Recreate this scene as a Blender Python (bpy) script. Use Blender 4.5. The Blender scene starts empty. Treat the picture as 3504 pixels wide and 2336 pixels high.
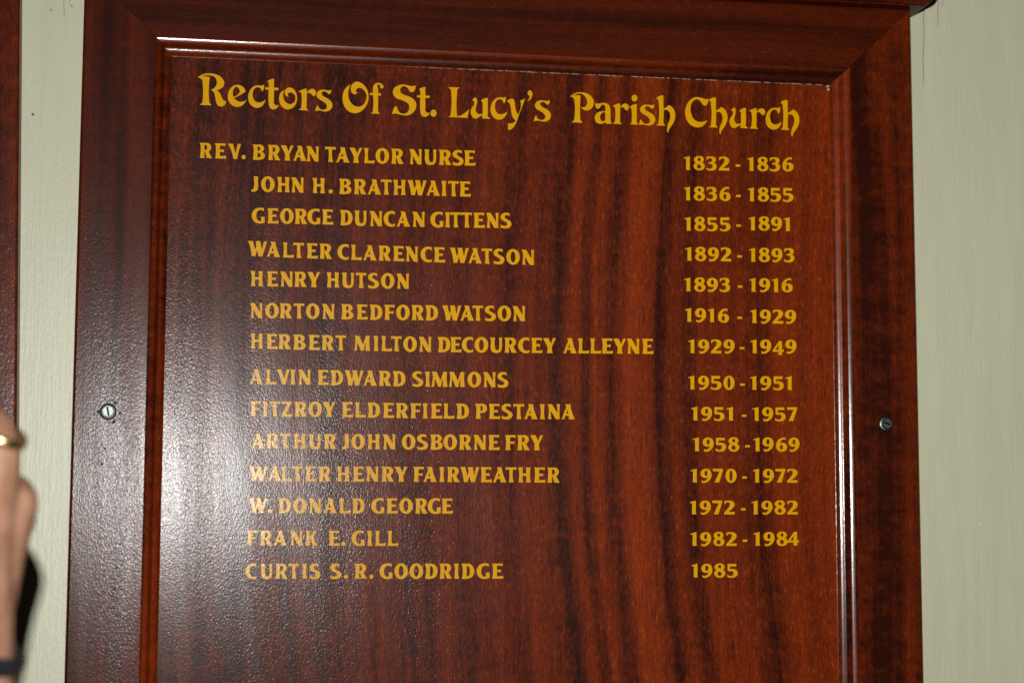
import bpy, bmesh, math, random
from mathutils import Vector, Matrix
from mathutils.geometry import tessellate_polygon

sc = bpy.context.scene
COL = sc.collection
random.seed(4)

# ------------------------------------------------------------------ camera
# Board coordinates: X right, Z up, Y into the wall, metres. Y = 0 is the face of the lettered panel.
F_PX, CX, CY = 6984.2, 1752.0, 1168.0
ROT = ((0.9870249, -0.00367945, -0.16052513),
       (0.02260779, 0.99296276, 0.11624907),
       (0.15896775, -0.11836985, 0.98016215))
CAM = Vector((-0.222052, -1.369126, -0.165343))
cam_d = bpy.data.cameras.new("camera")
cam = bpy.data.objects.new("camera", cam_d)
COL.objects.link(cam)
right = Vector((ROT[0][0], ROT[0][2], -ROT[0][1]))
up = -Vector((ROT[1][0], ROT[1][2], -ROT[1][1]))
back = -Vector((ROT[2][0], ROT[2][2], -ROT[2][1]))
m3 = Matrix((right, up, back)).transposed()
cam.matrix_world = Matrix.Translation(CAM) @ m3.to_4x4()
cam_d.sensor_width = 22.5
cam_d.lens = F_PX / 3504 * 22.5
cam_d.clip_start, cam_d.clip_end = 0.05, 30
cam_d.dof.use_dof = True
cam_d.dof.focus_distance = 1.40
cam_d.dof.aperture_fstop = 3.2
sc.camera = cam

def at(px, py, y=0.0):
    """point at depth y that the photograph shows at source pixel (px, py)"""
    a, b = (px - CX) / F_PX, (py - CY) / F_PX
    d = [a * ROT[0][i] + b * ROT[1][i] + ROT[2][i] for i in range(3)]
    s = (y - CAM.y) / d[2]
    return Vector((CAM.x + d[0] * s, y, CAM.z - d[1] * s))

# ------------------------------------------------------------------ light: a dark room and the camera's flash
w = bpy.data.worlds.new("World")
sc.world = w
w.use_nodes = True
w.node_tree.nodes["Background"].inputs[0].default_value = (1.0, 0.86, 0.68, 1)
w.node_tree.nodes["Background"].inputs[1].default_value = 0.012
fl = bpy.data.lights.new("flash", 'AREA')
fl.shape = 'RECTANGLE'
fl.size, fl.size_y = 0.024, 0.015
fl.spread = math.radians(150)
fl.energy = 13.3
fl.color = (1.0, 0.985, 0.95)
flash = bpy.data.objects.new("flash", fl)
COL.objects.link(flash)
flash.location = (-0.2360, -1.355, -0.0287)
flash.rotation_euler = (Vector((0.25, 0.0, 0.0)) - flash.location).to_track_quat('-Z', 'Y').to_euler()

sc.view_settings.view_transform = 'Standard'
sc.view_settings.look = 'None'
sc.view_settings.exposure = 0.0
sc.view_settings.gamma = 1.0
sc.view_settings.use_curve_mapping = False
sc.cycles.use_denoising = False
sc.cycles.sample_clamp_indirect = 4.0

# ------------------------------------------------------------------ helpers
class NT:
    def __init__(s, name):
        s.mat = bpy.data.materials.new(name)
        s.mat.use_nodes = True
        s.t = s.mat.node_tree
        s.bsdf = s.t.nodes["Principled BSDF"]
        s.out = s.t.nodes["Material Output"]
        tc = s.t.nodes.new("ShaderNodeTexCoord")
        s.obj = tc.outputs["Object"]
        sep = s.t.nodes.new("ShaderNodeSeparateXYZ")
        s.link(s.obj, sep.inputs[0])
        s.x, s.y, s.z = sep.outputs
    def link(s, a, b):
        if hasattr(a, "links"):
            s.t.links.new(a, b)
        else:
            b.default_value = a
    def m(s, op, a, b=0.0, c=None, clamp=False):
        n = s.t.nodes.new("ShaderNodeMath")
        n.operation = op
        n.use_clamp = clamp
        s.link(a, n.inputs[0]); s.link(b, n.inputs[1])
        if c is not None: s.link(c, n.inputs[2])
        return n.outputs[0]
    def xyz(s, a, b, c):
        n = s.t.nodes.new("ShaderNodeCombineXYZ")
        for i, v in enumerate((a, b, c)): s.link(v, n.inputs[i])
        return n.outputs[0]
    def noise(s, vec, scale=1.0, detail=2.0, rough=0.5, dist=0.0, color=False):
        n = s.t.nodes.new("ShaderNodeTexNoise")
        s.link(vec, n.inputs["Vector"])
        n.inputs["Scale"].default_value = scale
        n.inputs["Detail"].default_value = detail
        n.inputs["Roughness"].default_value = rough
        n.inputs["Distortion"].default_value = dist
        return n.outputs["Color" if color else "Fac"]
    def rng(s, v, a, b, c=0.0, d=1.0, smooth=True):
        n = s.t.nodes.new("ShaderNodeMapRange")
        n.interpolation_type = 'SMOOTHSTEP' if smooth else 'LINEAR'
        s.link(v, n.inputs[0])
        for i, k in enumerate((a, b, c, d)): n.inputs[i + 1].default_value = k
        return n.outputs[0]
    def ramp(s, v, stops):
        n = s.t.nodes.new("ShaderNodeValToRGB")
        n.color_ramp.interpolation = 'EASE'
        e = n.color_ramp.elements
        while len(e) < len(stops): e.new(0.5)
        for i, (p, k) in enumerate(stops):
            e[i].position = p
            e[i].color = (k, k, k, 1) if not isinstance(k, tuple) else k
        s.link(v, n.inputs[0])
        return n.outputs[0]
    def mix(s, f, a, b, mode='MIX'):
        n = s.t.nodes.new("ShaderNodeMix")
        n.data_type = 'RGBA'
        n.blend_type = mode
        s.link(f, n.inputs[0])
        s.link(a if hasattr(a, "links") else (*a, 1), n.inputs[6])
        s.link(b if hasattr(b, "links") else (*b, 1), n.inputs[7])
        return n.outputs[2]
    def bump(s, h, dist, strength=1.0, normal=None):
        n = s.t.nodes.new("ShaderNodeBump")
        n.inputs["Strength"].default_value = strength
        n.inputs["Distance"].default_value = dist
        s.link(h, n.inputs["Height"])
        if normal is not None: s.link(normal, n.inputs["Normal"])
        return n.outputs[0]
    def spot(s, x, z, r, wob=None):
        """soft round mark at (x, z) on a face that looks along -Y"""
        d = s.m('SQRT', s.m('ADD', s.m('POWER', s.m('SUBTRACT', s.x, x), 2), s.m('POWER', s.m('SUBTRACT', s.z, z), 2)))
        if wob is not None: d = s.m('ADD', d, s.m('MULTIPLY', s.m('SUBTRACT', wob, 0.5), r * 1.6))
        return s.rng(d, r * 0.55, r * 1.1, 1, 0)

def wood(name, axis='Z', seed=0.0, stops=None, span=(-0.234, 0.229), bow=0.0, dark=(0.024, 0.0034, 0.0013), bright=(0.245, 0.0288, 0.0024),
         gain=1.0, bump=1.0, marks=(), chips=(), coat=0.225, coat_rough=0.20, curlw=0.55, band=0.74, worn=None):
    n = NT(name)
    if axis == 'Z': a, b = n.x, n.z
    else: a, b = n.z, n.x
    # slow wander of the growth bands along the grain
    wv = n.noise(n.xyz(n.m('MULTIPLY', a, 7), n.m('MULTIPLY', b, 5.0), seed), 1.0, 2.0)
    u = n.m('ADD', a, n.m('MULTIPLY', n.m('SUBTRACT', wv, 0.5), 0.012))
    if bow:
        u = n.m('SUBTRACT', u, n.m('MULTIPLY', n.m('POWER', n.m('ADD', b, 0.015), 2), bow))
    base = n.noise(n.xyz(n.m('MULTIPLY', u, 62), n.m('MULTIPLY', b, 1.6), seed + 3), 1.0, 3.0, 0.55)
    base = n.rng(base, 0.30, 0.70)
    if stops:
        t = n.m('DIVIDE', n.m('SUBTRACT', u, span[0]), span[1] - span[0])
        base = n.m('ADD', n.m('MULTIPLY', n.ramp(t, stops), band), n.m('MULTIPLY', base, 1.0 - band))
    # curl figure across the bands, pores along them, fine fleck
    curl = n.noise(n.xyz(n.m('MULTIPLY', u, 70), n.m('MULTIPLY', b, 120), seed + 7), 1.0, 3.0, 0.6)
    fleck = n.noise(n.xyz(n.m('MULTIPLY', a, 620), n.m('MULTIPLY', b, 240), seed + 11), 1.0, 3.0, 0.65)
    pore = n.noise(n.xyz(n.m('MULTIPLY', a, 1500), n.m('MULTIPLY', b, 75), seed + 13), 1.0, 2.0, 0.6)
    line = n.noise(n.xyz(n.m('MULTIPLY', u, 330), n.m('MULTIPLY', b, 3.0), seed + 17), 1.0, 2.0, 0.6)
    v = n.m('ADD', n.m('MULTIPLY', base, 0.95), n.m('MULTIPLY', n.m('SUBTRACT', curl, 0.5), curlw))
    v = n.m('ADD', v, n.m('MULTIPLY', n.m('SUBTRACT', fleck, 0.5), 0.72))
    v = n.m('ADD', v, n.m('MULTIPLY', n.m('SUBTRACT', line, 0.5), 0.42))
    streak = n.noise(n.xyz(n.m('MULTIPLY', a, 190), n.m('MULTIPLY', b, 4.5), seed + 19), 1.0, 3.0, 0.6)
    v = n.m('ADD', v, n.m('MULTIPLY', n.m('SUBTRACT', streak, 0.5), 0.55))
    v = n.m('MULTIPLY', n.m('SUBTRACT', v, 0.03), gain, clamp=True)
    colr = n.mix(v, dark, bright)
    colr = n.mix(n.m('MULTIPLY', n.rng(fleck, 0.55, 0.80, 0, 0.75), v), colr, (0.34, 0.082, 0.0070))
    colr = n.mix(n.rng(pore, 0.56, 0.72, 0, 0.75), colr, (0.016, 0.0045, 0.0025))
    wob = n.noise(n.obj, 900, 2)
    for (mx, mz, mr) in marks:
        colr = n.mix(n.spot(mx, mz, mr, wob), colr, (0.010, 0.004, 0.003))
    for (mx, mz, mr) in chips:
        colr = n.mix(n.spot(mx, mz, mr, wob), colr, (0.50, 0.40, 0.27))
    if worn:        # finish rubbed through along the inner edge of the moulding
        (wz, wx0) = worn
        br = n.noise(n.xyz(n.m('MULTIPLY', n.x, 130), 0.0, 0.0), 1.0, 4.0, 0.7)
        d = n.m('SUBTRACT', n.m('ABSOLUTE', n.m('SUBTRACT', n.z, wz)), n.m('MULTIPLY', n.m('SUBTRACT', wob, 0.5), 0.0008))
        f = n.m('MULTIPLY', n.rng(d, 0.00015, 0.00050, 1, 0), n.rng(br, 0.42, 0.56, 0, 0.9))
        f = n.m('MULTIPLY', f, n.rng(n.x, wx0, wx0 + 0.05))
        colr = n.mix(f, colr, (0.42, 0.32, 0.22))
    n.link(colr, n.bsdf.inputs["Base Color"])
    # brushed lacquer: orange peel plus raised grain
    peel = n.noise(n.xyz(n.m('MULTIPLY', n.x, 1.15), n.y, n.m('MULTIPLY', n.z, 0.8)), 740, 1.0, 0.5, 0.8)
    grain = n.noise(n.xyz(n.m('MULTIPLY', a, 1250), n.m('MULTIPLY', b, 260), seed), 1.0, 2.0, 0.6)
    sel = n.rng(n.noise(n.xyz(n.m('MULTIPLY', u, 24), n.m('MULTIPLY', b, 3), seed + 21), 1.0, 1.0), 0.35, 0.65)
    h = n.m('ADD', n.m('MULTIPLY', peel, n.m('SUBTRACT', 1.25, sel)), n.m('MULTIPLY', grain, sel))
    nb = n.bump(h, 0.00007 * bump)
    nc = n.bump(h, 0.000075 * bump)
    n.link(nb, n.bsdf.inputs["Normal"])
    n.bsdf.inputs["Roughness"].default_value = 0.42
    n.bsdf.inputs["Specular IOR Level"].default_value = 0.04
    gl = n.noise(n.xyz(n.m('MULTIPLY', u, 75), n.m('MULTIPLY', b, 5), seed + 23), 1.0, 2.0, 0.6)
    cw = n.m('MULTIPLY', n.rng(gl, 0.3, 0.7, 0.72, 1.22), coat)
    for (mx, mz, mr) in marks:      # lacquer chipped away
        cw = n.m('MULTIPLY', cw, n.m('SUBTRACT', 1.0, n.spot(mx, mz, mr, wob)))
    n.link(cw, n.bsdf.inputs["Coat Weight"])
    n.bsdf.inputs["Coat Roughness"].default_value = coat_rough
    n.link(nc, n.bsdf.inputs["Coat Normal"])
    return n.mat

def mesh_obj(name, verts, faces, mat, parent=None, smooth=None):
    me = bpy.data.meshes.new(name)
    me.from_pydata([tuple(v) for v in verts], [], faces)
    me.update()
    return link_mesh(name, me, mat, parent, smooth)

def link_mesh(name, me, mat, parent=None, smooth=None):
    o = bpy.data.objects.new(name, me)
    COL.objects.link(o)
    if mat: me.materials.append(mat)
    if smooth is not None:
        for p in me.polygons: p.use_smooth = True
        try: me.set_sharp_from_angle(angle=math.radians(smooth))
        except AttributeError: pass
    if parent:
        o.parent = parent
        bpy.context.view_layer.update()
        o.matrix_parent_inverse = parent.matrix_world.inverted()
    return o

def thing(name, label, cat, loc, group=None):
    o = bpy.data.objects.new(name, None)
    COL.objects.link(o)
    o.location = loc
    o.empty_display_size = 0.05
    o["label"], o["category"] = label, cat
    if group: o["group"] = group
    bpy.context.view_layer.update()
    return o

def sweep(name, profile, path_in, path_out, mat, parent, smooth=30, close=True):
    """profile: list of (t, y); each t slides along the straight mitred lines from path_in[i] to path_out[i] (XZ pairs)."""
    verts, faces = [], []
    k = len(profile)
    for (ax, az), (bx, bz) in zip(path_in, path_out):
        for t, y in profile:
            verts.append((ax + (bx - ax) * t, y, az + (bz - az) * t))
    for i in range(len(path_in) - 1):
        for j in range(k if close else k - 1):
            j2 = (j + 1) % k
            faces.append((i * k + j, i * k + j2, (i + 1) * k + j2, (i + 1) * k + j))
    if close:
        faces.append(tuple(range(k - 1, -1, -1)))
        faces.append(tuple((len(path_in) - 1) * k + j for j in range(k)))
    me = bpy.data.meshes.new(name)
    me.from_pydata(verts, [], faces)
    bm = bmesh.new(); bm.from_mesh(me)
    bmesh.ops.recalc_face_normals(bm, faces=bm.faces)
    bm.to_mesh(me); bm.free()
    return link_mesh(name, me, mat, parent, smooth)

# ------------------------------------------------------------------ wall
def wall_material():
    n = NT("wall_paint")
    brush = n.noise(n.xyz(n.m('MULTIPLY', n.x, 420), n.m('MULTIPLY', n.z, 22), 0.0), 1.0, 4.0, 0.6)
    brush2 = n.noise(n.xyz(n.m('MULTIPLY', n.x, 90), n.m('MULTIPLY', n.z, 7), 4.0), 1.0, 3.0, 0.6)
    c = n.mix(n.rng(brush2, 0.3, 0.7), (0.468, 0.470, 0.330), (0.500, 0.500, 0.352))
    c = n.mix(n.rng(brush, 0.35, 0.75, 0, 0.35), c, (0.45, 0.45, 0.315))
    wob = n.noise(n.xyz(n.m('MULTIPLY', n.x, 60), n.m('MULTIPLY', n.z, 90), 2.0), 1.0, 3.0)
    gap = n.noise(n.xyz(0.0, n.m('MULTIPLY', n.z, 160), 6.0), 1.0, 3.0)
    # hairline cracks running down from the cornice line: (x top, z top, x bottom, z bottom, half width, strength)
    Y = 0.014
    cracks = []
    for (p0, p1, hw, st) in (((3161, 26), (3158, 312), 0.00022, 0.85), ((3211, -60), (3209, 103), 0.00020, 0.75), ((3226, -60), (3226, 30), 0.0007, 0.22),
                             ((3212, 160), (3217, 190), 0.0002, 0.4), ((218, -60), (219, 74), 0.00026, 0.5), ((240, -30), (238, 22), 0.0005, 0.25), ((3252, 20), (3255, 105), 0.00014, 0.3)):
        a, b = at(*p0, Y), at(*p1, Y)
        cracks.append((a.x, a.z, b.x, b.z, hw, st))
    for (x0, z0, x1, z1, hw, st) in cracks:
        t = n.m('DIVIDE', n.m('SUBTRACT', n.z, z0), z1 - z0)
        xc = n.m('ADD', n.m('MULTIPLY', t, x1 - x0), x0)
        d = n.m('ABSOLUTE', n.m('SUBTRACT', n.m('SUBTRACT', n.x, xc), n.m('MULTIPLY', n.m('SUBTRACT', wob, 0.5), 0.0022)))
        f = n.m('MULTIPLY', n.rng(d, hw * 0.5, hw * 1.6, st, 0), n.m('MULTIPLY', n.rng(t, 0.82, 1.0, 1, 0), n.rng(t, -0.01, 0.0, 0, 1)))
        f = n.m('MULTIPLY', f, n.rng(gap, 0.30, 0.45, 0.45, 1))
        c = n.mix(f, c, (0.045, 0.045, 0.035))
    wob2 = n.noise(n.obj, 900, 2)
    for (px, py, r, col) in ((112, 391, 0.0010, (0.05, 0.05, 0.03)), (175, 35, 0.0009, (0.25, 0.25, 0.2)), (246, 22, 0.0012, (0.28, 0.28, 0.23)), (110, 285, 0.0006, (0.34, 0.33, 0.26)),
                             (3479, 40, 0.0004, (0.15, 0.12, 0.08)), (3347, 149, 0.0005, (0.40, 0.24, 0.16)), (3339, 200, 0.0004, (0.40, 0.25, 0.17)), (3459, 243, 0.0005, (0.22, 0.18, 0.12)),
                             (3290, 580, 0.0004, (0.3, 0.28, 0.2)), (3330, 478, 0.0004, (0.33, 0.3, 0.22)), (3355, 1790, 0.0007, (0.66, 0.64, 0.52))):
        p = at(px, py, Y)
        c = n.mix(n.spot(p.x, p.z, r, wob2), c, col)
    n.link(c, n.bsdf.inputs["Base Color"])
    h = n.m('ADD', n.m('MULTIPLY', brush, 1.0), n.m('MULTIPLY', n.noise(n.xyz(n.m('MULTIPLY', n.x, 700), n.m('MULTIPLY', n.z, 260), 9.0), 1.0, 2.0), 0.5))
    n.link(n.bump(h, 0.00024), n.bsdf.inputs["Normal"])
    n.bsdf.inputs["Roughness"].default_value = 0.40
    n.bsdf.inputs["Specular IOR Level"].default_value = 0.45
    return n.mat

WALL_Y = 0.014
wall = mesh_obj("wall", [(-3, WALL_Y, -2), (3, WALL_Y, -2), (3, WALL_Y, 2), (-3, WALL_Y, 2)], [(0, 1, 2, 3)], wall_material())
wall["kind"] = "structure"

# ------------------------------------------------------------------ boards
FY = -0.009           # face of the frame
ORD = dict(x0=-0.2928, x1=0.2868, z0=-0.400, z1=0.2450)      # frame outside
MO = dict(x0=-0.2456, x1=0.2408, z0=-0.350, z1=0.2006)       # moulding outside
PA = dict(x0=-0.2338, x1=0.2284, z0=-0.338, z1=0.1886)       # lettered panel

def corners(d): return [(d['x0'], d['z0']), (d['x1'], d['z0']), (d['x1'], d['z1']), (d['x0'], d['z1'])]
def shift(c, dx): return [(x + dx, z) for x, z in c]

# stepped ogee of the inner moulding: (share of the way from frame edge to panel, depth in source pixels behind the frame face)
OGEE = [(0.0, 0.0), (0.012, 0.9), (0.045, 4.5), (0.080, 7.6), (0.112, 3.6), (0.125, 2.2), (0.17, 2.85), (0.21, 3.5), (0.26, 4.45), (0.31, 5.55), (0.35, 6.8), (0.39, 9.4), (0.43, 13.4),
        (0.47, 18.0), (0.50, 23.0), (0.54, 26.8), (0.58, 28.1), (0.60, 28.45), (0.65, 29.2), (0.69, 29.85), (0.74, 30.85), (0.79, 31.95), (0.83, 33.3), (0.87, 35.9), (0.905, 38.8), (0.930, 40.7), (0.950, 42.1), (0.962, 43.7), (0.985, 44.1), (1.0, 46.0)]
PXM = 0.0002

def frame_piece(name, a, b, out, mo, mat, parent, shrink=0.0):
    o, m_ = corners(out), corners(mo)
    prof = [(0.0, FY + 0.0012), (0.018, FY + 0.0003), (0.04, FY), (1.0, FY), (1.0, FY + 0.008), (0.0, 0.0135)]
    prof.insert(5, (1.0, 0.0135))
    # a hair of play at the mitres so that the joint reads as a joint
    dx, dz = o[b][0] - o[a][0], o[b][1] - o[a][1]
    L = math.hypot(dx, dz); e = 0.00012
    pa, pb = (o[a][0] + dx / L * e, o[a][1] + dz / L * e), (o[b][0] - dx / L * e, o[b][1] - dz / L * e)
    ma, mb = (m_[a][0] + dx / L * e, m_[a][1] + dz / L * e), (m_[b][0] - dx / L * e, m_[b][1] - dz / L * e)
    return sweep(name, prof, [pa, pb], [ma, mb], mat, parent, 4)

def moulding_piece(name, a, b, mo, pa_, mat, parent):
    o, m_ = corners(mo), corners(pa_)
    prof = [(t, FY + d * PXM) for t, d in OGEE]
    prof += [(1.0, 0.0055), (0.0, 0.0055)]
    prof = [(t, y) for t, y in prof]
    return sweep(name, prof, [o[a], o[b]], [m_[a], m_[b]], mat, parent, 28)

def cornice_piece(out, mat, parent):
    """projecting crown on top of the frame, returned to the wall at both ends"""
    zt = out['z1']
    prof = [(0.0002, 0.0), (0.0076, 0.0002), (0.0082, 0.0011), (0.0090, 0.0013), (0.0112, 0.0024), (0.0130, 0.0040), (0.0143, 0.0062), (0.0150, 0.0090), (0.0152, 0.0098), (0.0170, 0.0102),
            (0.0200, 0.0120), (0.0235, 0.0155), (0.0260, 0.0200), (0.0275, 0.0250), (0.0295, 0.0255), (0.0295, 0.0330), (0.0, 0.0330)]
    pts = [(out['x0'], 0.0138), (out['x0'], FY), (out['x1'], FY), (out['x1'], 0.0138)]
    dirs = [(-1, 0), (-1, -1), (1, -1), (1, 0)]
    verts, faces = [], []
    for (px, py), (ux, uy) in zip(pts, dirs):
        for o, h in prof: verts.append((px + ux * o, py + uy * o, zt + 0.0001 + h))
    k = len(prof)
    for i in range(3):
        for j in range(k):
            j2 = (j + 1) % k
            faces.append((i * k + j, i * k + j2, (i + 1) * k + j2, (i + 1) * k + j))
    # lid and underside between the returns
    faces += [(0, k, 2 * k, 3 * k), tuple(q * k + k - 1 for q in (3, 2, 1, 0)), tuple(range(k)), tuple(3 * k + j for j in range(k - 1, -1, -1))]
    me = bpy.data.meshes.new("cornice")
    me.from_pydata(verts, [], faces)
    bm = bmesh.new(); bm.from_mesh(me)
    bmesh.ops.recalc_face_normals(bm, faces=bm.faces)
    bm.to_mesh(me); bm.free()
    return link_mesh("cornice", me, mat, parent, 25)

def px_u(px): return (at(px, 1100).x - PA['x0']) / (PA['x1'] - PA['x0'])
PANEL_STOPS = [(px_u(p), v) for p, v in ((560, 0.15), (700, 0.11), (880, 0.10), (1010, 0.20), (1130, 0.12), (1290, 0.32), (1400, 0.14), (1470, 0.36), (1560, 0.18), (1640, 0.44), (1735, 0.16),
                                        (1800, 0.50), (1850, 0.34), (1905, 0.08), (1960, 0.62), (1995, 0.22), (2035, 0.66), (2090, 0.14), (2150, 0.78), (2210, 0.60), (2252, 0.12), (2300, 0.58),
                                        (2340, 0.22), (2400, 0.55), (2490, 0.48), (2590, 0.26), (2650, 0.62), (2730, 0.52), (2790, 0.80), (2845, 0.60))]

SCREW_L, SCREW_R = at(370, 1408, FY), at(3031, 1450, FY)
marks = [(at(200 + a / 2.94, 1300 + b / 2.94, FY), r) for a, b, r in ((400, 318, .0012), (572, 228, .0012), (618, 330, .0011), (556, 418, .0014), (470, 690, .0010), (435, 842, .0010), (388, 1030, .0006), (470, 190, .0008), (432, 640, .0007))]
marks += [(at(391, 2013, FY), .0007)]
marks = [(p.x, p.z, r) for p, r in marks]
chip = at(2833, 293)

M_panel = wood("mahogany_panel", 'Z', 1.7, PANEL_STOPS, band=0.86, curlw=0.4, bow=0.30, chips=[(chip.x, chip.z, 0.0016), (chip.x - 0.0025, chip.z + 0.0008, 0.0009), (chip.x + 0.0004, chip.z - 0.003, 0.0009)])
M_stile_a = wood("mahogany_stile", 'Z', 5.1, gain=0.24, curlw=0.8, marks=marks)
M_stile_b = wood("mahogany_curled_stile", 'Z', 9.4, gain=0.40, curlw=1.5)
M_rail = wood("mahogany_rail", 'X', 14.2, gain=0.21)
M_mould_v = wood("mahogany_moulding_upright", 'Z', 21.0, curlw=1.1, gain=0.72, bump=0.4, coat=0.85, coat_rough=0.165)
M_mould_h = wood("mahogany_moulding_level", 'X', 27.0, worn=(0.1888, -0.09), gain=0.5, bump=0.4, coat=0.85, coat_rough=0.165)
M_cornice = wood("mahogany_cornice", 'X', 33.0, gain=0.5, bump=0.8)

def board(loc, label, dx=0.0, rot=0.0, cornice=True):
    """roll-of-names board: mitred frame, stepped inner moulding, flat panel, crown cornice"""
    root = thing("honours_board", label, "board", (0, 0, 0), "wooden boards on the wall")
    O, M_, P = [dict(d) for d in (ORD, MO, PA)]
    for (nm, a, b, mf, mm) in (("bottom_rail", 0, 1, M_rail, M_mould_h), ("stile", 1, 2, M_stile_b, M_mould_v), ("top_rail", 2, 3, M_rail, M_mould_h), ("stile", 3, 0, M_stile_a, M_mould_v)):
        f = frame_piece(nm, a, b, O, M_, mf, root)
        moulding_piece("moulding", a, b, M_, P, mm, f)
    e = 0.004
    mesh_obj("panel", [(P['x0'] - e, 0, P['z0'] - e), (P['x1'] + e, 0, P['z0'] - e), (P['x1'] + e, 0, P['z1'] + e), (P['x0'] - e, 0, P['z1'] + e),
                       (P['x0'] - e, 0.006, P['z0'] - e), (P['x1'] + e, 0.006, P['z0'] - e), (P['x1'] + e, 0.006, P['z1'] + e), (P['x0'] - e, 0.006, P['z1'] + e)],
             [(0, 1, 2, 3), (7, 6, 5, 4), (0, 4, 5, 1), (1, 5, 6, 2), (2, 6, 7, 3), (3, 7, 4, 0)], M_panel, root)
    if cornice: cornice_piece(O, M_cornice, root)
    return root

main = board(None, "mahogany board with the gold heading Rectors Of St. Lucy's Parish Church and rows of names")

# ------------------------------------------------------------------ steel screws through the frame
def metal(name, col, rough):
    n = NT(name)
    s = n.noise(n.obj, 1800, 3)
    n.link(n.mix(n.rng(s, 0.3, 0.7), col, tuple(c * 0.7 for c in col)), n.bsdf.inputs["Base Color"])
    n.bsdf.inputs["Metallic"].default_value = 1.0
    n.bsdf.inputs["Roughness"].default_value = rough
    n.link(n.bump(s, 0.00005), n.bsdf.inputs["Normal"])
    return n.mat
M_zinc = metal("zinc_steel", (0.15, 0.175, 0.165), 0.42)
M_gold = metal("gold", (0.90, 0.66, 0.33), 0.30)

def lathe(bm, rings, seg, centre):
    """rings: (radius, depth towards the viewer)"""
    rows = []
    for r, d in rings:
        rows.append([bm.verts.new((centre.x + r * math.cos(q * 2 * math.pi / seg), centre.y - d, centre.z + r * math.sin(q * 2 * math.pi / seg))) for q in range(seg)])
    for a, b in zip(rows, rows[1:]):
        for q in range(seg): bm.faces.new((a[q], a[(q + 1) % seg], b[(q + 1) % seg], b[q]))
    bm.faces.new(rows[-1])
    return rows

def screw(c, r, turn, tilt, stile):
    bm = bmesh.new()
    hr = r * 0.80
    # hexagon head, cut across by a slot
    R = Matrix.Rotation(turn, 3, 'Y')
    hexa = [Vector((hr * math.cos(q * math.pi / 3), 0, hr * math.sin(q * math.pi / 3))) for q in range(6)]
    def ring(s, d): return [bm.verts.new(R @ (v * s) + Vector((0, -d, 0))) for v in hexa]
    r0, r1, r2, r3 = ring(1, r * 0.10), ring(1, r * 0.72), ring(0.90, r * 0.80), ring(0.78, r * 0.80)
    for a, b in ((r0, r1), (r1, r2), (r2, r3)):
        for q in range(6): bm.faces.new((a[q], a[(q + 1) % 6], b[(q + 1) % 6], b[q]))
    # dished top in two halves with the slot sunk between them
    S = Matrix.Rotation(tilt, 3, 'Y')
    sw, sl, top, deep = r * 0.12, r * 0.60, r * 0.74, r * 0.35
    rim = [v for v in r3]
    for sgn in (1, -1):
        arc = [Vector((sgn * max(sw, sl * math.sin(k * math.pi / 10)), 0, sl * math.cos(k * math.pi / 10))) for k in range(11)]
        top_v = [bm.verts.new(S @ p + Vector((0, -top, 0))) for p in arc]
        bm.faces.new(top_v)
        a, b = arc[0], arc[-1]
        lo = [bm.verts.new(S @ Vector((0, 0, a.z)) + Vector((0, -deep, 0))), bm.verts.new(S @ Vector((0, 0, b.z)) + Vector((0, -deep, 0)))]
        bm.faces.new((top_v[0], top_v[-1], lo[1], lo[0]))
    seg = 24
    circ = [bm.verts.new(Vector((sl * 1.0 * math.cos(q * 2 * math.pi / seg), -top - r * 0.005, sl * 1.0 * math.sin(q * 2 * math.pi / seg)))) for q in range(seg)]
    circ2 = [bm.verts.new(Vector((hr * 0.80 * math.cos(q * 2 * math.pi / seg), -r * 0.80, hr * 0.80 * math.sin(q * 2 * math.pi / seg)))) for q in range(seg)]
    for q in range(seg): bm.faces.new((circ2[q], circ2[(q + 1) % seg], circ[(q + 1) % seg], circ[q]))
    bmesh.ops.recalc_face_normals(bm, faces=bm.faces)
    bmesh.ops.translate(bm, verts=bm.verts, vec=c)
    me = bpy.data.meshes.new("screw"); bm.to_mesh(me); bm.free()
    o = link_mesh("screw", me, M_zinc, stile)
    bm = bmesh.new()
    lathe(bm, [(r * 1.02, -0.0004), (r * 1.06, r * 0.05), (r * 1.0, r * 0.16), (r * 0.84, r * 0.24), (r * 0.6, r * 0.25)], 32, c)
    bmesh.ops.recalc_face_normals(bm, faces=bm.faces)
    me = bpy.data.meshes.new("screw_flange"); bm.to_mesh(me); bm.free()
    f = link_mesh("screw_flange", me, M_zinc, o, 40)
    return o
screw(SCREW_L, 0.0052, 0.25, -0.18, main)
screw(SCREW_R, 0.0049, 0.55, 1.85, main)

# ------------------------------------------------------------------ lettering
def gold_paint():
    n = NT("gold_lettering")
    s = n.noise(n.obj, 260, 3)
    n.link(n.mix(n.rng(s, 0.3, 0.7), (0.64, 0.318, 0.0), (0.59, 0.290, 0.0)), n.bsdf.inputs["Base Color"])
    bev = n.t.nodes.new("ShaderNodeBevel")
    bev.samples = 6
    bev.inputs["Radius"].default_value = 0.00035
    peel = n.noise(n.obj, 720, 2.0, 0.55, 0.4)
    n.link(n.bump(peel, 0.00007, 1.0, bev.outputs[0]), n.bsdf.inputs["Normal"])
    n.bsdf.inputs["Roughness"].default_value = 0.45
    n.bsdf.inputs["Specular IOR Level"].default_value = 0.03
    n.bsdf.inputs["Coat Weight"].default_value = 0.30
    n.bsdf.inputs["Coat Roughness"].default_value = 0.20
    n.link(n.bump(peel, 0.00006, 1.0, bev.outputs[0]), n.bsdf.inputs["Coat Normal"])
    return n.mat
M_letter = gold_paint()

def parse(s):
    pts = []
    for tok in s.split():
        sm = tok[0] == '~'
        x, y = (tok[1:] if sm else tok).split(',')
        pts.append((float(x), float(y), sm))
    return pts

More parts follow.
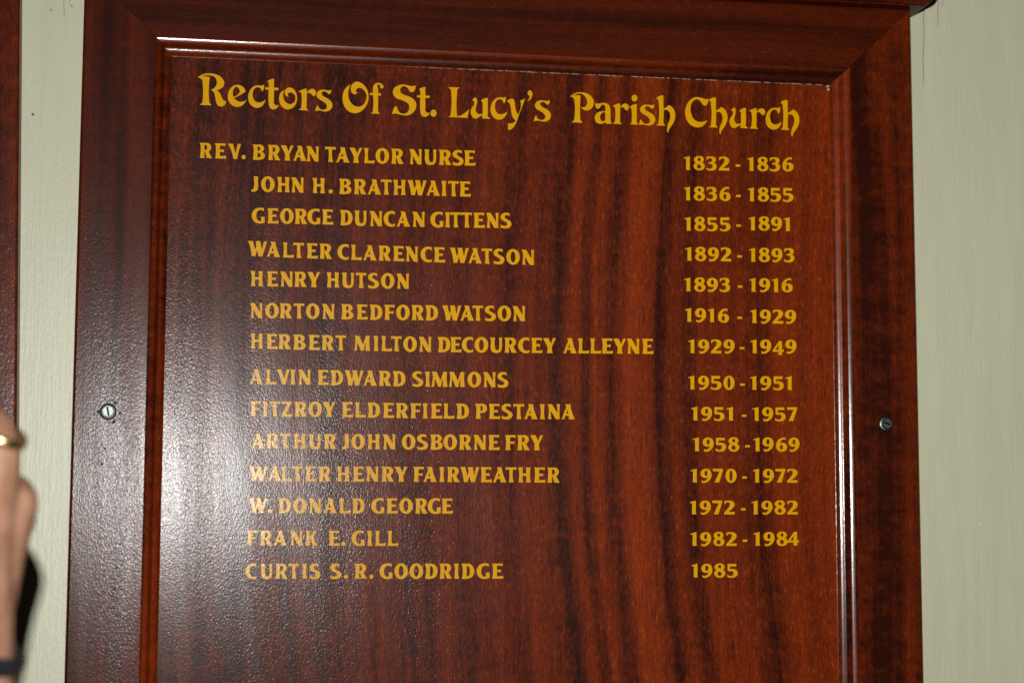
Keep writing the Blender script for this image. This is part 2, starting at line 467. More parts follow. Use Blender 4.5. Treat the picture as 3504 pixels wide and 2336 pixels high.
def outline(pts, steps=6):
    """closed outline through the points; '~' points are smooth, the others are corners; two corners in a row make a straight edge"""
    n = len(pts); out = []
    P = [Vector((p[0], p[1])) for p in pts]
    def tan(i, side):
        p, a, b = P[i], P[i - 1], P[(i + 1) % n]
        if pts[i][2]:
            da, db = (p - a).length, (b - p).length
            if da < 1e-6 or db < 1e-6: return (b - a)
            t = (p - a) / da * db + (b - p) / db * da          # weighted towards the shorter neighbour
            return t / (da + db)
        return None
    for i in range(n):
        j = (i + 1) % n
        p, q = P[i], P[j]
        L = (q - p).length
        if not pts[i][2] and not pts[j][2]:
            out.append(p); continue
        t0, t1 = tan(i, 1), tan(j, -1)
        chord = (q - p) / max(L, 1e-9)
        if t0 is None:
            t0 = (chord * 2 - (t1.normalized() if t1.length > 1e-9 else chord)); 
        if t1 is None:
            t1 = (chord * 2 - (t0.normalized() if t0.length > 1e-9 else chord))
        if t0.length > 1e-9: t0 = t0.normalized() * L
        if t1.length > 1e-9: t1 = t1.normalized() * L
        for k in range(steps):
            u = k / steps
            out.append(p * (2 * u**3 - 3 * u**2 + 1) + t0 * (u**3 - 2 * u**2 + u) + q * (-2 * u**3 + 3 * u**2) + t1 * (u**3 - u**2))
    return out

def ellipse(cx, cy, rx, ry, n=28):
    return [Vector((cx + rx * math.cos(k * 2 * math.pi / n), cy + ry * math.sin(k * 2 * math.pi / n))) for k in range(n)]

def area(l): return 0.5 * sum(l[i - 1][0] * l[i][1] - l[i][0] * l[i - 1][1] for i in range(len(l)))

def add_glyph(bm, contours, tofun, lift=0.0, thick=0.00035):
    """contours: outer outlines and holes in glyph units; tofun maps a glyph point to (x, z) on the panel"""
    loops = []
    for c in contours:
        l = [tofun(p) for p in c]
        if len(loops) and False: pass
        loops.append(l)
    outer = [i for i, l in enumerate(loops)]
    yf = -thick - lift
    flat = [Vector((x, z, 0)) for l in loops for x, z in l]
    tris = tessellate_polygon([[Vector((x, z, 0)) for x, z in l] for l in loops])
    fv = [bm.verts.new((v.x, yf, v.y)) for v in flat]
    bv = [bm.verts.new((v.x, 0.0002, v.y)) for v in flat]
    for t in tris:
        a, b, c = (flat[k] for k in t)
        if abs((b - a).cross(c - a).z) < 1e-14: continue
        s = (b - a).cross(c - a).z > 0
        try: bm.faces.new([fv[k] for k in (t if s else t[::-1])])
        except ValueError: pass
    k = 0
    for l in loops:
        m_ = len(l)
        for i in range(m_):
            j = (i + 1) % m_
            try: bm.faces.new((fv[k + i], fv[k + j], bv[k + j], bv[k + i]))
            except ValueError: pass
        k += m_

G = {   # capitals and stops: baseline 0, cap height 200; numerals below are in the same drawing scale of their own
 'A': ["0,0 38,0 ~42,22 54,46 93,46 ~97,20 95,0 175,0 ~150,55 112,200 48,200 ~60,180 ~36,95 ~10,18", "65,76 92,76 80,130"],
 'B': ["0,200 90,200 ~140,187 ~160,150 ~147,120 121,105 ~157,88 ~172,55 ~150,14 ~100,0 4,0 ~14,60 ~16,140 ~10,180", "70,172 ~95,169 ~106,146 ~94,123 70,117", "70,88 ~97,84 ~113,57 ~99,33 70,29"],
 'C': ["150,196 ~110,205 ~36,180 ~0,100 ~30,26 ~95,-5 152,8 154,40 ~110,29 ~75,49 ~61,100 ~75,153 ~105,171 ~130,166 152,152"],
 'D': ["0,200 85,200 ~140,178 ~170,102 ~142,24 ~85,0 5,0 ~14,50 ~14,150", "68,170 ~94,160 ~111,100 ~96,42 68,30"],
 'E': ["0,200 150,200 148,162 ~130,169 71,169 71,118 110,118 126,124 126,82 110,88 71,88 71,33 ~112,33 158,42 156,0 5,0 ~14,60 ~14,140 ~10,178"],
 'F': ["0,200 142,200 140,160 ~120,168 70,168 70,112 106,112 126,120 126,78 106,86 70,86 ~68,40 76,0 6,0 ~14,60 ~14,150 ~10,178"],
 'G': ["164,198 ~112,205 ~36,180 ~0,100 ~30,24 ~98,-5 ~150,2 175,10 173,84 122,84 ~126,60 ~122,32 ~106,26 ~76,46 ~62,100 ~78,154 ~113,174 ~140,170 165,156"],
 'H': ["0,200 66,200 ~62,170 62,120 112,120 ~112,170 106,200 168,200 ~163,160 ~163,40 170,0 104,0 ~112,30 112,88 62,88 ~62,30 70,0 8,0 ~13,40 ~13,160"],
 'I': ["0,200 65,200 ~59,150 ~59,50 68,0 5,0 ~11,50 ~12,150"],
 'J': ["28,200 92,200 ~89,150 ~89,55 ~76,14 ~40,-3 0,0 2,28 ~26,33 ~34,60 ~36,150 ~34,180"],
 'K': ["0,200 62,200 ~58,160 60,116 108,200 158,200 103,114 ~130,58 168,0 98,0 60,98 ~60,40 66,0 4,0 ~10,50 ~12,150"],
 'L': ["0,200 62,200 ~57,170 58,34 ~100,33 145,42 143,0 3,0 ~10,60 ~12,150"],
 'M': ["8,200 66,200 120,84 158,200 208,200 ~204,150 ~206,60 215,0 150,0 ~154,60 152,116 126,0 92,0 46,114 ~40,60 36,0 0,0 ~10,60 ~17,160"],
 'N': ["0,200 60,200 131,84 ~132,150 126,200 168,200 ~164,160 165,0 112,0 47,110 ~47,50 54,0 9,0 ~15,50 ~17,150"],
 'P': ["0,200 90,200 ~140,185 ~160,142 ~140,96 ~102,79 71,80 ~69,40 77,0 7,0 ~14,50 ~16,150 ~10,180", "70,172 ~92,169 ~104,140 ~92,111 70,107"],
 'R': ["0,200 96,200 ~150,186 ~171,146 ~157,108 133,84 ~158,40 183,0 108,0 74,90 ~69,40 76,0 6,0 ~14,60 ~16,140 ~12,178", "71,172 ~95,170 ~112,142 ~98,112 71,105"],
 'S': ["118,195 ~72,204 ~20,186 ~0,147 ~16,111 ~60,85 ~87,60 ~79,37 ~52,30 3,46 3,6 ~55,-5 ~116,8 ~143,54 ~126,93 ~78,121 ~54,146 ~62,166 ~88,171 121,156"],
 'T': ["0,200 138,200 136,160 ~120,169 93,169 ~94,50 104,0 42,0 ~47,50 46,169 ~18,169 2,158"],
 'U': ["0,200 66,200 ~62,175 ~64,75 ~73,42 ~95,31 ~114,43 ~120,78 ~120,165 116,200 160,200 ~156,165 ~155,65 ~138,15 ~85,-5 ~26,14 ~9,62 ~10,165"],
 'V': ["0,200 68,200 ~78,160 105,76 133,200 178,200 ~160,150 125,0 74,0 ~30,145"],
 'W': ["0,200 70,200 ~80,150 97,88 114,140 104,200 167,200 ~176,150 190,86 212,200 257,200 ~240,150 195,0 144,0 122,84 99,0 49,0 ~20,150"],
 'Y': ["0,200 70,200 104,126 132,200 172,200 118,88 ~117,40 128,0 50,0 ~57,40 57,86"],
 'Z': ["14,200 152,200 69,34 ~112,34 156,44 150,0 0,0 82,168 ~40,168 16,158"],
 '1': ["0,212 103,240 103,40 110,0 38,0 ~40,100 38,190 ~30,197 4,188"],
 '2': ["2,226 ~80,237 ~150,220 ~178,172 ~164,128 ~120,82 64,42 178,42 178,-4 0,-2 0,30 ~50,88 ~93,150 ~98,180 ~84,203 ~55,208 ~26,192 4,166"],
 '3': ["2,226 ~85,238 ~150,222 ~168,182 ~159,150 130,130 ~166,108 ~180,68 ~164,22 ~110,-5 ~50,-5 2,12 2,58 ~22,35 ~62,26 ~102,44 ~112,78 ~94,104 42,108 42,140 ~74,141 ~97,156 ~102,184 ~90,204 ~60,209 ~30,195 4,166"],
 '4': ["110,238 162,238 164,90 195,92 195,52 165,54 168,0 102,0 104,54 0,52 0,76", "47,88 105,88 105,172"],
 '5': ["8,234 158,234 158,188 50,188 48,143 ~95,146 ~160,125 ~182,72 ~160,20 ~90,-7 ~40,-4 2,8 2,52 ~35,29 ~75,25 ~103,44 ~112,76 ~98,101 ~65,108 38,100 8,122"],
 '6': ["159,238 ~120,240 ~50,207 ~6,140 ~0,95 ~20,27 ~95,-6 ~170,20 ~190,76 ~172,124 ~130,147 ~95,147 68,140 ~86,183 ~120,204 ~145,205 168,194"],
 '7': ["0,238 172,238 172,210 106,0 26,0 112,190 ~60,192 2,196"],
 '8': ["~95,243 ~28,224 ~5,180 ~14,150 38,126 ~9,98 ~0,65 ~25,17 ~95,-6 ~166,15 ~193,68 ~180,106 149,131 ~171,155 ~177,188 ~155,228", "~95,214 ~69,188 ~80,166 106,154 ~122,180 ~116,203", "84,104 ~62,76 ~66,42 ~95,26 ~125,42 ~132,62 ~118,84"],
 '9': ["22,0 ~70,-8 ~145,28 ~186,95 ~188,148 ~166,209 ~95,238 ~22,212 ~0,155 ~16,106 ~55,83 ~92,80 118,90 ~105,52 ~72,30 ~45,30 21,42"],
 '-': ["0,68 80,68 80,107 0,107"],
}
OUT = {}
SET = {'A': 1.045, 'T': 1.035, 'E': 0.96, 'R': 0.925, 'S': 1.035, 'U': 1.02, 'B': 0.975}      # width as set on the board
for ch, cs in G.items(): OUT[ch] = [[Vector((p[0] * SET.get(ch, 1.0), p[1])) for p in outline(parse(c))] for c in cs]
OUT['O'] = [ellipse(91, 100, 91, 105, 36), ellipse(91, 100, 32, 73)]
OUT['.'] = [ellipse(29, 27, 29, 28, 20)]
OUT['0'] = [ellipse(96, 117, 96, 124, 36), ellipse(96, 117, 28, 92)]
OUT['6'].append(ellipse(93, 72, 27, 46))
OUT['9'].append(ellipse(96, 160, 27, 45))

# every row: words, drawing window (x0, y0, scale), left edge of each letter in that window, baseline points (source px)
W = dict(A=(670, 470, 3.92), B=(1250, 500, 3.92), C=(830, 810, 3.92), D=(1400, 830, 3.92), E=(1700, 1000, 3.92), F=(830, 1130, 3.92), G=(1400, 1250, 3.92), H=(830, 1460, 3.92),
         I=(1400, 1570, 3.92), J=(830, 1680, 3.92))
NAMES = [
 ("A:R50 E255 V430 .612 B760 R965 Y1140 A1305 N1483 T1733 A1880 Y2062 L2255 B:O137 R345 N590 U790 R985 S1170 E1325", [(683, 540.7), (999, 550.5), (1216, 558), (1589, 566.8)]),
 ("A:J745 O875 H1088 N1280 H1562 .1780 B1920 R2118 B:A30 T208 H372 W565 A818 I1020 T1110 E1262", [(864, 655.5), (999, 658.8), (1213, 665), (1413, 668.4), (1575, 672.7)]),
 ("A:G750 E958 O1130 R1325 G1495 E1692 D1933 U2128 B:N58 C245 A418 N630 G872 I1068 T1140 T1288 E1450 N1620 S1812", [(917, 764.6), (1105, 768), (1267, 774), (1622, 779.8), (1750, 781)]),
 ("C:W72 A322 L540 T680 E858 R1030 C1272 L1455 A1615 R1822 E2018 D:N-50 C152 E330 W545 A792 T972 S1130 O1302 N1508", [(863, 876.3), (969, 880.9), (1094, 885.3), (1264, 891), (1488, 897.6), (1788, 906)]),
 ("C:H105 E325 N505 R692 Y868 H1125 U1332 T1518 S1682 O1855 N2065", [(859, 978.9), (1009, 981.4), (1361, 987.8)]),
 ("C:N100 O303 R497 T685 O850 N1065 B1320 E1528 D1705 F1898 O2060 D:R30 D218 W445 A685 T850 S1015 O1185 N1388", [(857, 1088), (1170, 1092), (1317, 1094.4), (1459, 1095.8), (1757, 1098.6)]),
 ("F:H105 E318 R480 B678 E885 R1058 T1245 M1497 I1755 L1860 T1992 O2155 D:N130 D383 E552 C705 O878 U1085 R1275 C1460 E1635 Y1797 E:A888 L1090 L1252 E1405 Y1562 N1745 E1948", [(858, 1192), (1100, 1198), (1306, 1201), (1434, 1203.7), (1874, 1208), (2199, 1210.5)]),
 ("F:A93 L312 V455 I640 N745 E1005 D1180 W1368 A1618 R1825 D2015 G:S40 I212 M300 M533 O782 N992 S1183", [(856, 1314), (1197, 1318), (1457, 1322.7), (1655, 1324.5)]),
 ("F:F103 I270 T362 Z515 R695 O883 Y1075 E1332 L1508 D1675 E1882 R2055 G:F15 I180 E290 L462 D632 P885 E1068 S1238 T1398 A1540 I1752 N1855 A2040", [(857, 1424), (1172, 1426.7), (1405, 1430.6), (1794, 1433.7), (1966, 1434)]),
 ("H:A118 R317 T500 H680 U888 R1090 J1335 O1458 H1672 N1882 O2135 G:S105 B282 O458 R667 N862 E1062 F1285 R1447 Y1625", [(863, 1534), (1258, 1536.5), (1475, 1537.5), (1831, 1540)]),
 ("H:W82 A340 L520 T662 E838 R1018 H1265 E1480 N1655 R1862 Y2040 I:F55 A188 I405 R508 W685 E957 A1122 T1295 H1460 E1675 R1850", [(866, 1645.7), (1366, 1647.5), (1744, 1649.6)]),
 ("J:W80 .340 D478 O678 N887 A1085 L1298 D1470 G1725 E1930 O2100 I:R78 G247 E435", [(863, 1754.5), (1422, 1756)]),
 ("J:F55 R232 A413 N637 K845 E1153 .1322 G1460 I1670 L1777 L1945", [(845, 1865.5), (1327, 1866.7)]),
 ("J:C35 U238 R437 T615 I797 S898 S1175 .1357 R1500 .1698 G1835 O2035 I:O5 D210 R405 I600 D702 G903 E1110", [(843, 1979), (1700, 1978.5)]),
]
K = 5.0587
YEARS = [   # window top, letters with left edges, baselines (window x, window y), all in the window at x 2320
 (520, "1:100 8:268 3:488 2:708 -:995 1:1200 8:1370 3:1587 6:1805", [(140, 314), (800, 322), (1245, 330), (1900, 336)]),
 (520, "1:102 8:272 3:495 6:717 -:1002 1:1208 8:1380 5:1600 5:1815", [(145, 840), (800, 847), (1250, 856), (1900, 861)]),
 (520, "1:112 8:280 5:505 5:725 -:1008 1:1225 8:1393 9:1607 1:1828", [(150, 1364), (800, 1370), (1260, 1358), (1500, 1359), (1870, 1370)]),
 (820, "1:125 8:295 9:515 2:740 -:1025 1:1230 8:1398 9:1615 3:1835", [(165, 367), (740, 372), (1270, 383), (1840, 387)]),
 (820, "1:108 8:280 9:498 3:720 -:1032 1:1235 9:1402 1:1625 6:1792", [(150, 895), (720, 900), (1270, 902), (1800, 907)]),
 (820, "1:123 9:293 1:517 6:690 -:1025 1:1250 9:1415 2:1640 9:1850", [(165, 1421), (560, 1427), (1290, 1445), (1850, 1451)]),
 (1130, "1:178 9:347 2:572 9:787 -:1065 1:1255 9:1420 4:1635 9:1857", [(220, 394), (1365, 397)]),
 (1130, "1:177 9:345 5:570 0:785 -:1073 1:1250 9:1420 5:1648 1:1862", [(215, 1021), (1290, 1027)]),
 (1380, "1:230 9:397 5:622 1:845 -:1102 1:1290 9:1455 5:1680 7:1887", [(265, 293), (880, 297), (1330, 300), (1910, 302)]),
 (1380, "1:257 9:425 5:650 8:867 -:1160 1:1305 9:1460 6:1695 9:1910", [(257, 825), (2000, 827)]),
 (1380, "1:220 9:388 7:605 0:820 -:1110 1:1298 9:1467 7:1683 2:1890", [(257, 1365), (2000, 1367)]),
 (1690, "1:205 9:375 7:592 2:800 -:1085 1:1273 9:1443 8:1667 2:1893", [(240, 347), (2000, 347)]),
 (1690, "1:215 9:382 8:608 2:835 -:1117 1:1307 9:1478 8:1703 4:1897", [(250, 893), (1345, 890), (2000, 887)]),
 (1690, "1:233 9:402 8:625 5:850", [(240, 1439), (900, 1437)]),
]
def interp(x, pts):
    if x <= pts[0][0]: i = 0
    elif x >= pts[-1][0]: i = len(pts) - 2
    else: i = max(k for k in range(len(pts) - 1) if pts[k][0] <= x)
    (x0, y0), (x1, y1) = pts[i], pts[i + 1]
    return y0 + (y1 - y0) * (x - x0) / (x1 - x0)

panel_xz = lambda px, py: (lambda p: (p.x, p.z))(at(px, py))

def finish(bm, name):
    me = bpy.data.meshes.new(name)
    bm.to_mesh(me); bm.free()
    return link_mesh(name, me, M_letter, main)

for row, base in NAMES:
    bm = bmesh.new(); win = None; k = 0
    for tok in row.split():
        if tok[1] == ':': win = W[tok[0]]; tok = tok[2:]
        ch, lx = tok[0], float(tok[1:])
        px0 = win[0] + lx / win[2]
        def f(p, px0=px0):
            x = px0 + p[0] / 3.92
            return panel_xz(x, interp(x, base) - p[1] * 1.012 / 3.92)
        add_glyph(bm, OUT[ch], f, lift=(k % 2) * 0.00003); k += 1
    finish(bm, "name_lettering")
for top, row, base in YEARS:
    bm = bmesh.new(); k = 0
    bl = [(2320 + a / K, top + b / K) for a, b in base]
    for tok in row.split():
        ch, lx = tok[0], float(tok[2:])
        px0 = 2320 + lx / K
        drop = 28 if (ch == '4' and lx == 1635) else (-4 if ch == '9' and lx == 1460 else 0)
        def f(p, px0=px0):
            x = px0 + p[0] / K
            return panel_xz(x, interp(x, bl) - (p[1] - drop) / K)
        add_glyph(bm, OUT[ch], f, lift=(k % 2) * 0.00003); k += 1
    finish(bm, "year_lettering")

# heading, drawn letter by letter
Z = ((660, 240, 4.704), (1140, 250, 5.88), (1500, 270, 5.88), (1930, 290, 5.88), (2320, 300, 5.345))
T = {
 'R': (0, ["80,125 ~120,92 ~180,65 ~270,57 ~370,72 ~460,125 ~506,205 ~490,268 ~440,308 380,322 ~430,370 ~470,450 ~495,493 533,500 ~525,545 ~490,580 ~445,588 ~400,570 ~375,520 ~360,440 ~335,360 286,318 ~345,290 ~375,250 ~385,190 ~370,140 ~335,105 ~280,88 ~210,88 130,107 ~200,106 272,115 ~263,200 ~262,480 ~270,530 297,560 295,570 115,562 115,552 ~148,530 ~157,480 ~157,220 ~150,162 ~125,138"]),
 'e': (0, ["850,352 ~825,295 ~775,255 ~715,242 ~640,265 ~585,330 ~560,420 ~580,510 ~640,575 ~720,597 ~790,575 ~840,525 863,475 ~815,508 ~750,515 ~700,490 660,455 ~750,412", "655,440 ~642,370 ~655,310 ~690,275 ~732,295 757,355 ~720,400"]),
 'c': (0, ["1142,237 ~1147,290 1112,352 ~1095,310 ~1060,280 ~1020,285 ~980,320 ~963,390 ~975,460 ~1010,510 ~1060,525 ~1120,510 1170,480 ~1140,550 ~1090,598 ~1025,610 ~950,580 ~905,520 ~888,445 ~900,370 ~940,300 ~1000,258 ~1060,250 ~1112,252"]),
 't': (0, ["1203,180 ~1250,155 1308,143 ~1305,200 1306,285 1378,292 1376,328 1305,325 1305,500 ~1310,548 ~1335,568 1378,563 ~1360,605 ~1310,635 ~1260,625 ~1230,590 ~1222,540 1222,320 1165,315 1167,280 1220,282 ~1218,215"]),
 'o': (0, ["1472,320 ~1420,360 ~1388,430 ~1392,510 ~1430,590 ~1490,632 ~1550,635 ~1620,600 ~1665,530 ~1677,450 ~1660,370 ~1620,310 ~1560,285 ~1510,298 ~1480,335 ~1478,370 ~1495,415 ~1520,430 1543,427 ~1530,410 ~1532,385 ~1560,365 ~1600,370 ~1640,410 ~1650,460 ~1630,520 ~1580,550 ~1530,545 ~1480,505 ~1455,430 ~1456,370"]),
 'r': (0, ["1700,352 ~1760,318 1832,303 1832,372 ~1870,325 ~1920,305 ~1965,325 ~1982,365 ~1970,405 ~1945,423 ~1920,405 ~1890,375 ~1855,368 1832,385 1830,600 ~1838,632 1860,645 1858,655 1708,645 1710,632 ~1738,620 ~1745,580 1747,400 ~1740,370"]),
 's': (0, ["2228,320 ~2220,365 ~2195,392 ~2170,375 ~2135,350 ~2100,348 ~2072,375 ~2078,400 ~2120,435 ~2190,475 ~2235,525 ~2245,580 ~2225,630 ~2180,662 ~2120,670 ~2060,655 ~2010,655 1970,665 ~1980,615 2010,560 ~2022,600 ~2050,630 ~2095,642 ~2140,628 ~2155,590 ~2140,545 ~2090,505 ~2020,460 ~1990,415 ~1995,375 ~2030,335 ~2080,320 ~2140,325 ~2190,330"]),
 'O': (1, ["355,235 ~270,290 ~205,390 ~187,520 ~210,640 ~290,760 ~400,810 ~500,805 ~600,745 ~680,640 ~712,490 ~690,360 ~640,270 ~560,205 ~480,180 ~410,205 ~364,265 ~353,330 ~375,400 ~430,435 490,402 ~462,385 ~462,345 ~500,310 ~560,310 ~620,355 ~662,420 ~672,490 ~650,570 ~600,645 ~530,680 ~450,675 ~380,630 ~325,540 ~302,430 ~310,340"]),
 'f': (1, ["800,405 800,310 ~815,255 ~855,212 ~910,200 ~970,220 ~1010,270 ~1005,305 ~975,315 ~950,300 ~945,270 ~930,238 ~905,232 ~890,255 905,310 905,410 962,412 960,458 905,455 903,740 ~912,795 937,815 935,828 760,818 762,805 ~792,790 ~800,740 800,450 735,447 737,402"]),
 'S': (1, ["1660,257 ~1645,335 ~1610,385 ~1580,392 ~1550,375 ~1500,310 ~1455,275 ~1410,270 ~1365,300 ~1348,345 ~1360,395 ~1410,435 ~1520,475 ~1620,535 ~1670,610 ~1670,690 ~1630,775 ~1550,840 ~1450,858 ~1350,842 ~1260,822 1183,832 ~1205,755 1240,675 1285,685 ~1300,745 ~1350,805 ~1415,825 ~1480,805 ~1525,740 ~1528,660 ~1490,605 ~1410,560 ~1290,515 ~1220,455 ~1200,385 ~1220,320 ~1300,260 ~1400,238 ~1500,252 ~1580,270"]),
 'L': (2, ["210,172 423,178 423,190 ~385,215 ~378,270 375,750 ~450,740 ~530,690 620,605 582,805 ~560,790 ~500,785 205,775 205,765 ~240,745 ~248,700 255,260 ~245,215 212,190"]),
 'u': (2, ["680,432 738,375 ~770,400 ~780,450 ~765,540 ~748,610 ~755,660 ~790,705 ~840,715 890,705 890,500 ~880,465 852,448 ~910,405 995,388 995,700 ~1000,765 1042,798 1035,810 882,800 882,735 ~830,765 772,802 ~720,798 ~670,745 ~648,670 ~665,600 ~710,535 ~722,490 ~712,455"]),
 'y': (2, ["1380,448 ~1440,412 1495,402 ~1525,440 ~1540,520 ~1552,610 ~1575,680 1605,722 ~1650,600 ~1660,520 1645,443 1748,402 ~1700,520 ~1620,730 ~1560,900 ~1510,980 ~1450,1025 1400,1027 1400,898 ~1460,900 ~1520,880 1560,838 ~1500,780 ~1470,690 ~1455,590 ~1430,500"]),
 "'": (2, ["1782,445 ~1815,415 ~1835,370 1838,342 ~1808,328 ~1795,290 ~1810,250 ~1845,237 ~1878,258 ~1892,310 ~1875,380 ~1840,430"]),
 'P': (3, ["118,248 ~180,195 ~250,165 ~350,157 ~460,180 ~550,245 ~598,340 ~590,420 ~540,495 ~460,525 ~400,510 342,450 ~400,458 ~440,435 ~465,370 ~455,300 ~415,230 ~350,190 ~270,190 162,230 ~240,215 335,225 ~328,300 325,650 ~332,715 370,760 365,770 155,762 155,750 ~195,725 ~205,680 208,350 ~200,290 ~170,258"]),
 'a': (3, ["622,377 ~700,385 ~800,370 ~880,395 ~925,455 ~932,520 932,660 ~940,740 958,790 850,788 830,755 ~780,785 ~720,792 ~660,770 ~622,710 ~622,640 ~660,575 ~730,545 830,540 830,470 ~815,420 ~785,405 ~745,430 ~710,478 ~670,488 ~640,450", "828,558 ~770,570 ~730,620 ~725,675 ~745,725 ~790,738 828,718"]),
 'i': (3, ["1315,458 ~1380,412 1462,392 1462,700 ~1468,770 1490,797 1485,808 1330,800 1332,790 ~1355,770 ~1360,720 1360,520 ~1350,478"]),
 'h': (3, ["1853,280 ~1910,235 1998,222 2000,490 ~2050,460 2105,415 ~2180,460 ~2230,560 ~2235,660 ~2200,770 ~2140,860 ~2110,910 2095,970 2085,965 ~2070,900 ~2085,810 ~2125,710 ~2135,620 ~2115,550 ~2070,512 2005,518 2000,730 ~2005,785 2032,815 2028,830 1863,825 1865,812 ~1893,795 ~1900,750 1900,350 ~1890,305"]),
 'C': (4, ["558,205 ~545,275 ~515,328 ~490,337 ~460,320 ~420,265 ~380,228 ~340,217 ~280,245 ~240,310 ~227,400 ~245,500 ~290,580 ~360,625 ~450,628 540,595 ~520,630 ~480,685 ~420,722 ~350,732 ~250,700 ~170,610 ~130,490 ~140,370 ~190,265 ~270,195 ~360,178 ~440,195 ~510,215"]),
}
BOX = {'c': (888, 237, 1170, 610), 't': (1165, 143, 1378, 637), 's': (1970, 320, 2245, 670), 'r': (1700, 303, 1982, 655), 'u': (648, 375, 1042, 810), 'h': (1853, 222, 2238, 970)}
HEAD = [('R', 0, None), ('e', 0, None), ('c', 0, None), ('t', 0, None), ('o', 0, None), ('r', 0, None), ('s', 0, None), ('O', 1, None), ('f', 1, None), ('S', 1, None), ('t', 1, (1685, 283, 1943, 888)),
        ('.', 1, (2018, 813, 60, 73)), ('L', 2, None), ('u', 2, None), ('c', 2, (1048, 360, 1385, 825)), ('y', 2, None), ("'", 2, None), ('s', 2, (1918, 437, 2263, 865)), ('P', 3, None), ('a', 3, None),
        ('r', 3, (973, 380, 1305, 800)), ('i', 3, None), ('.', 3, (1417, 273, 57, 68)), ('s', 3, (1505, 405, 1835, 825)), ('h', 3, None), ('C', 4, None), ('h', 4, (560, 185, 905, 860)),
        ('u', 4, (940, 365, 1282, 750)), ('r', 4, (1297, 380, 1592, 760)), ('c', 4, (1602, 358, 1892, 772)), ('h', 4, (1872, 230, 2220, 905))]
TO = {ch: (zi, [outline(parse(c)) for c in cs]) for ch, (zi, cs) in T.items()}
bm = bmesh.new()
for k, (ch, zi, box) in enumerate(HEAD):
    ox, oy, s = Z[zi]
    if ch == '.':
        cs = [ellipse(*box, 28)]; g = lambda p: (p[0], p[1])
    else:
        cs = TO[ch][1]
        if box:
            b = BOX[ch]
            g = lambda p, b=b, box=box: (box[0] + (p[0] - b[0]) / (b[2] - b[0]) * (box[2] - box[0]), box[1] + (p[1] - b[1]) / (b[3] - b[1]) * (box[3] - box[1]))
        else: g = lambda p: (p[0], p[1])
    add_glyph(bm, cs, lambda p: (lambda q: panel_xz(ox + q[0] / s, oy + q[1] / s))(g(p)), lift=(k % 2) * 0.00003)
finish(bm, "heading_lettering")

# ------------------------------------------------------------------ the neighbouring board, its near edge only in the picture
side = board(None, "neighbouring dark red wooden board cut off at the left edge of the photo", cornice=False)
side.rotation_euler = (0, math.radians(-1.4), 0)
side.location = (-0.3295 - 0.2868, 0.0, 0.0)

# ------------------------------------------------------------------ a visitor's raised hand, close to the camera and out of focus
def skin_mat():
    n = NT("skin")
    s = n.noise(n.obj, 90, 3)
    n.link(n.mix(n.rng(s, 0.3, 0.7), (0.40, 0.215, 0.14), (0.31, 0.15, 0.085)), n.bsdf.inputs["Base Color"])
    n.bsdf.inputs["Roughness"].default_value = 0.5
    n.bsdf.inputs["Subsurface Weight"].default_value = 0.15
    n.bsdf.inputs["Subsurface Radius"].default_value = (0.008, 0.003, 0.0015)
    n.link(n.bump(n.noise(n.obj, 700, 3), 0.0004), n.bsdf.inputs["Normal"])
    return n.mat
HY = -0.36
def hp(px, py, dy): return at(px, py, HY + dy)
chains = [
 [(-220, 3600, .03, 40), (-185, 3000, .015, 36), (-140, 2600, .004, 29), (-115, 2330, 0, 24.5), (-105, 2180, 0, 23), (-95, 2050, -.002, 22), (-90, 1900, -.004, 19), (-90, 1760, -.006, 15)],
 [(-85, 2150, .006, 20), (-20, 1980, .004, 14), (22, 1840, .004, 11.6), (70, 1698, -.004, 10.6), (40, 1665, .030, 8.4), (-60, 1705, .044, 7.5), (-110, 1760, .034, 6.6)],
 [(-85, 2080, 0, 19), (-52, 1860, -.006, 13.5), (-6, 1590, -.014, 11.4), (10, 1500, -.010, 9.2), (-28, 1432, .000, 8.6), (-90, 1440, .022, 8.2), (-120, 1520, .034, 7.2)],
 [(-110, 2050, -.002, 19), (-105, 1800, -.012, 15), (-80, 1560, -.016, 11.2), (-85, 1400, -.008, 9.4), (-150, 1340, .012, 9.0), (-215, 1400, .032, 8.4), (-225, 1490, .038, 7.4)],
 [(-150, 2080, -.002, 18), (-170, 1820, -.012, 15), (-165, 1570, -.016, 11.4), (-190, 1400, -.008, 9.6), (-270, 1350, .010, 9.0), (-335, 1420, .026, 8.2), (-340, 1500, .032, 7.2)],
 [(-150, 2150, .004, 18), (-235, 1990, .012, 15), (-300, 1830, .020, 11.5), (-345, 1690, .026, 10), (-345, 1580, .030, 8.4)],
]
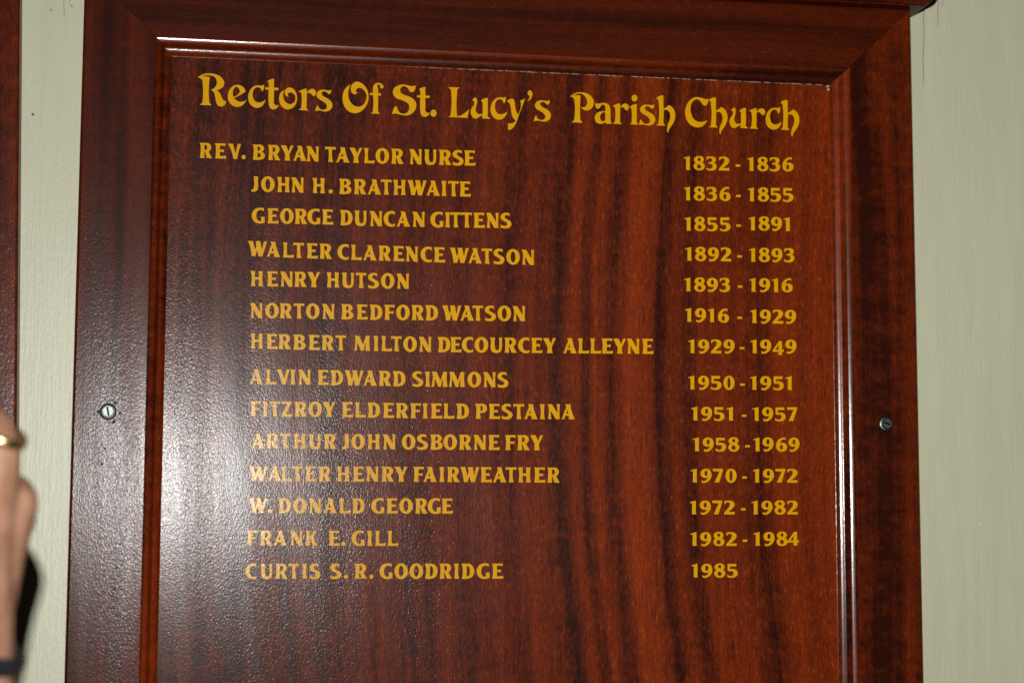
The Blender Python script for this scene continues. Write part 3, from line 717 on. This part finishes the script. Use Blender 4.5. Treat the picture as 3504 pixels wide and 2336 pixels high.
def hand_mesh():
    me = bpy.data.meshes.new("hand_skeleton")
    vs, es, rs = [], [], []
    for ch in chains:
        b = len(vs)
        for i, (px, py, dy, r) in enumerate(ch):
            vs.append(hp(px, py, dy)); rs.append(r / 1000)
            if i: es.append((b + i - 1, b + i))
    me.from_pydata([tuple(v) for v in vs], es, [])
    o = bpy.data.objects.new("hand_skeleton", me)
    COL.objects.link(o)
    sk = o.modifiers.new("skin", 'SKIN'); sk.use_smooth_shade = True
    k = 0
    for ch in chains:
        me.skin_vertices[0].data[k].use_root = True
        k += len(ch)
    for i, r in enumerate(rs): me.skin_vertices[0].data[i].radius = (r, r)
    ss = o.modifiers.new("subd", 'SUBSURF'); ss.levels = ss.render_levels = 2
    rm = o.modifiers.new("remesh", 'REMESH'); rm.mode = 'VOXEL'; rm.voxel_size = 0.0016; rm.use_smooth_shade = True
    sm = o.modifiers.new("smooth", 'SMOOTH'); sm.factor = 0.5; sm.iterations = 4
    dg = bpy.context.evaluated_depsgraph_get()
    res = bpy.data.meshes.new_from_object(o.evaluated_get(dg))
    bpy.data.objects.remove(o)
    res.name = "person"
    return res
hm = hand_mesh()
hm.materials.clear()
person = link_mesh("person", hm, skin_mat())
for p in hm.polygons: p.use_smooth = True
person["label"] = "raised hand and forearm with gold ring and dark wrist strap before the left board"
person["category"] = "person"

def torus(name, c, normal, R, r, mat, flat=1.0, seg=48, ring=10, squash=1.0):
    q = normal.to_track_quat('Z', 'Y').to_matrix()
    vs, fs = [], []
    for i in range(seg):
        a = i * 2 * math.pi / seg
        for j in range(ring):
            b = j * 2 * math.pi / ring
            rr = R + r * math.cos(b)
            vs.append(c + q @ Vector((rr * math.cos(a), rr * squash * math.sin(a), r * flat * math.sin(b))))
    for i in range(seg):
        for j in range(ring):
            fs.append((i * ring + j, ((i + 1) % seg) * ring + j, ((i + 1) % seg) * ring + (j + 1) % ring, i * ring + (j + 1) % ring))
    return mesh_obj(name, vs, fs, mat, person, 60)
a, b = hp(-2, 1600, -.008), hp(-12, 1450, -.012)
c = hp(8, 1490, -.010)
torus("finger_ring", c, Vector((0.35, -0.35, 0.86)), 0.0104, 0.0019, M_gold, 1.7)
n_ = NT("dark_strap")
n_.link(n_.mix(n_.rng(n_.noise(n_.obj, 400, 3), 0.3, 0.7), (0.008, 0.011, 0.017), (0.015, 0.019, 0.027)), n_.bsdf.inputs["Base Color"])
n_.bsdf.inputs["Roughness"].default_value = 0.55
torus("wrist_strap", hp(-110, 2195, 0), Vector((0.42, -0.22, 0.86)), 0.0252, 0.0034, n_.mat, 1.5)
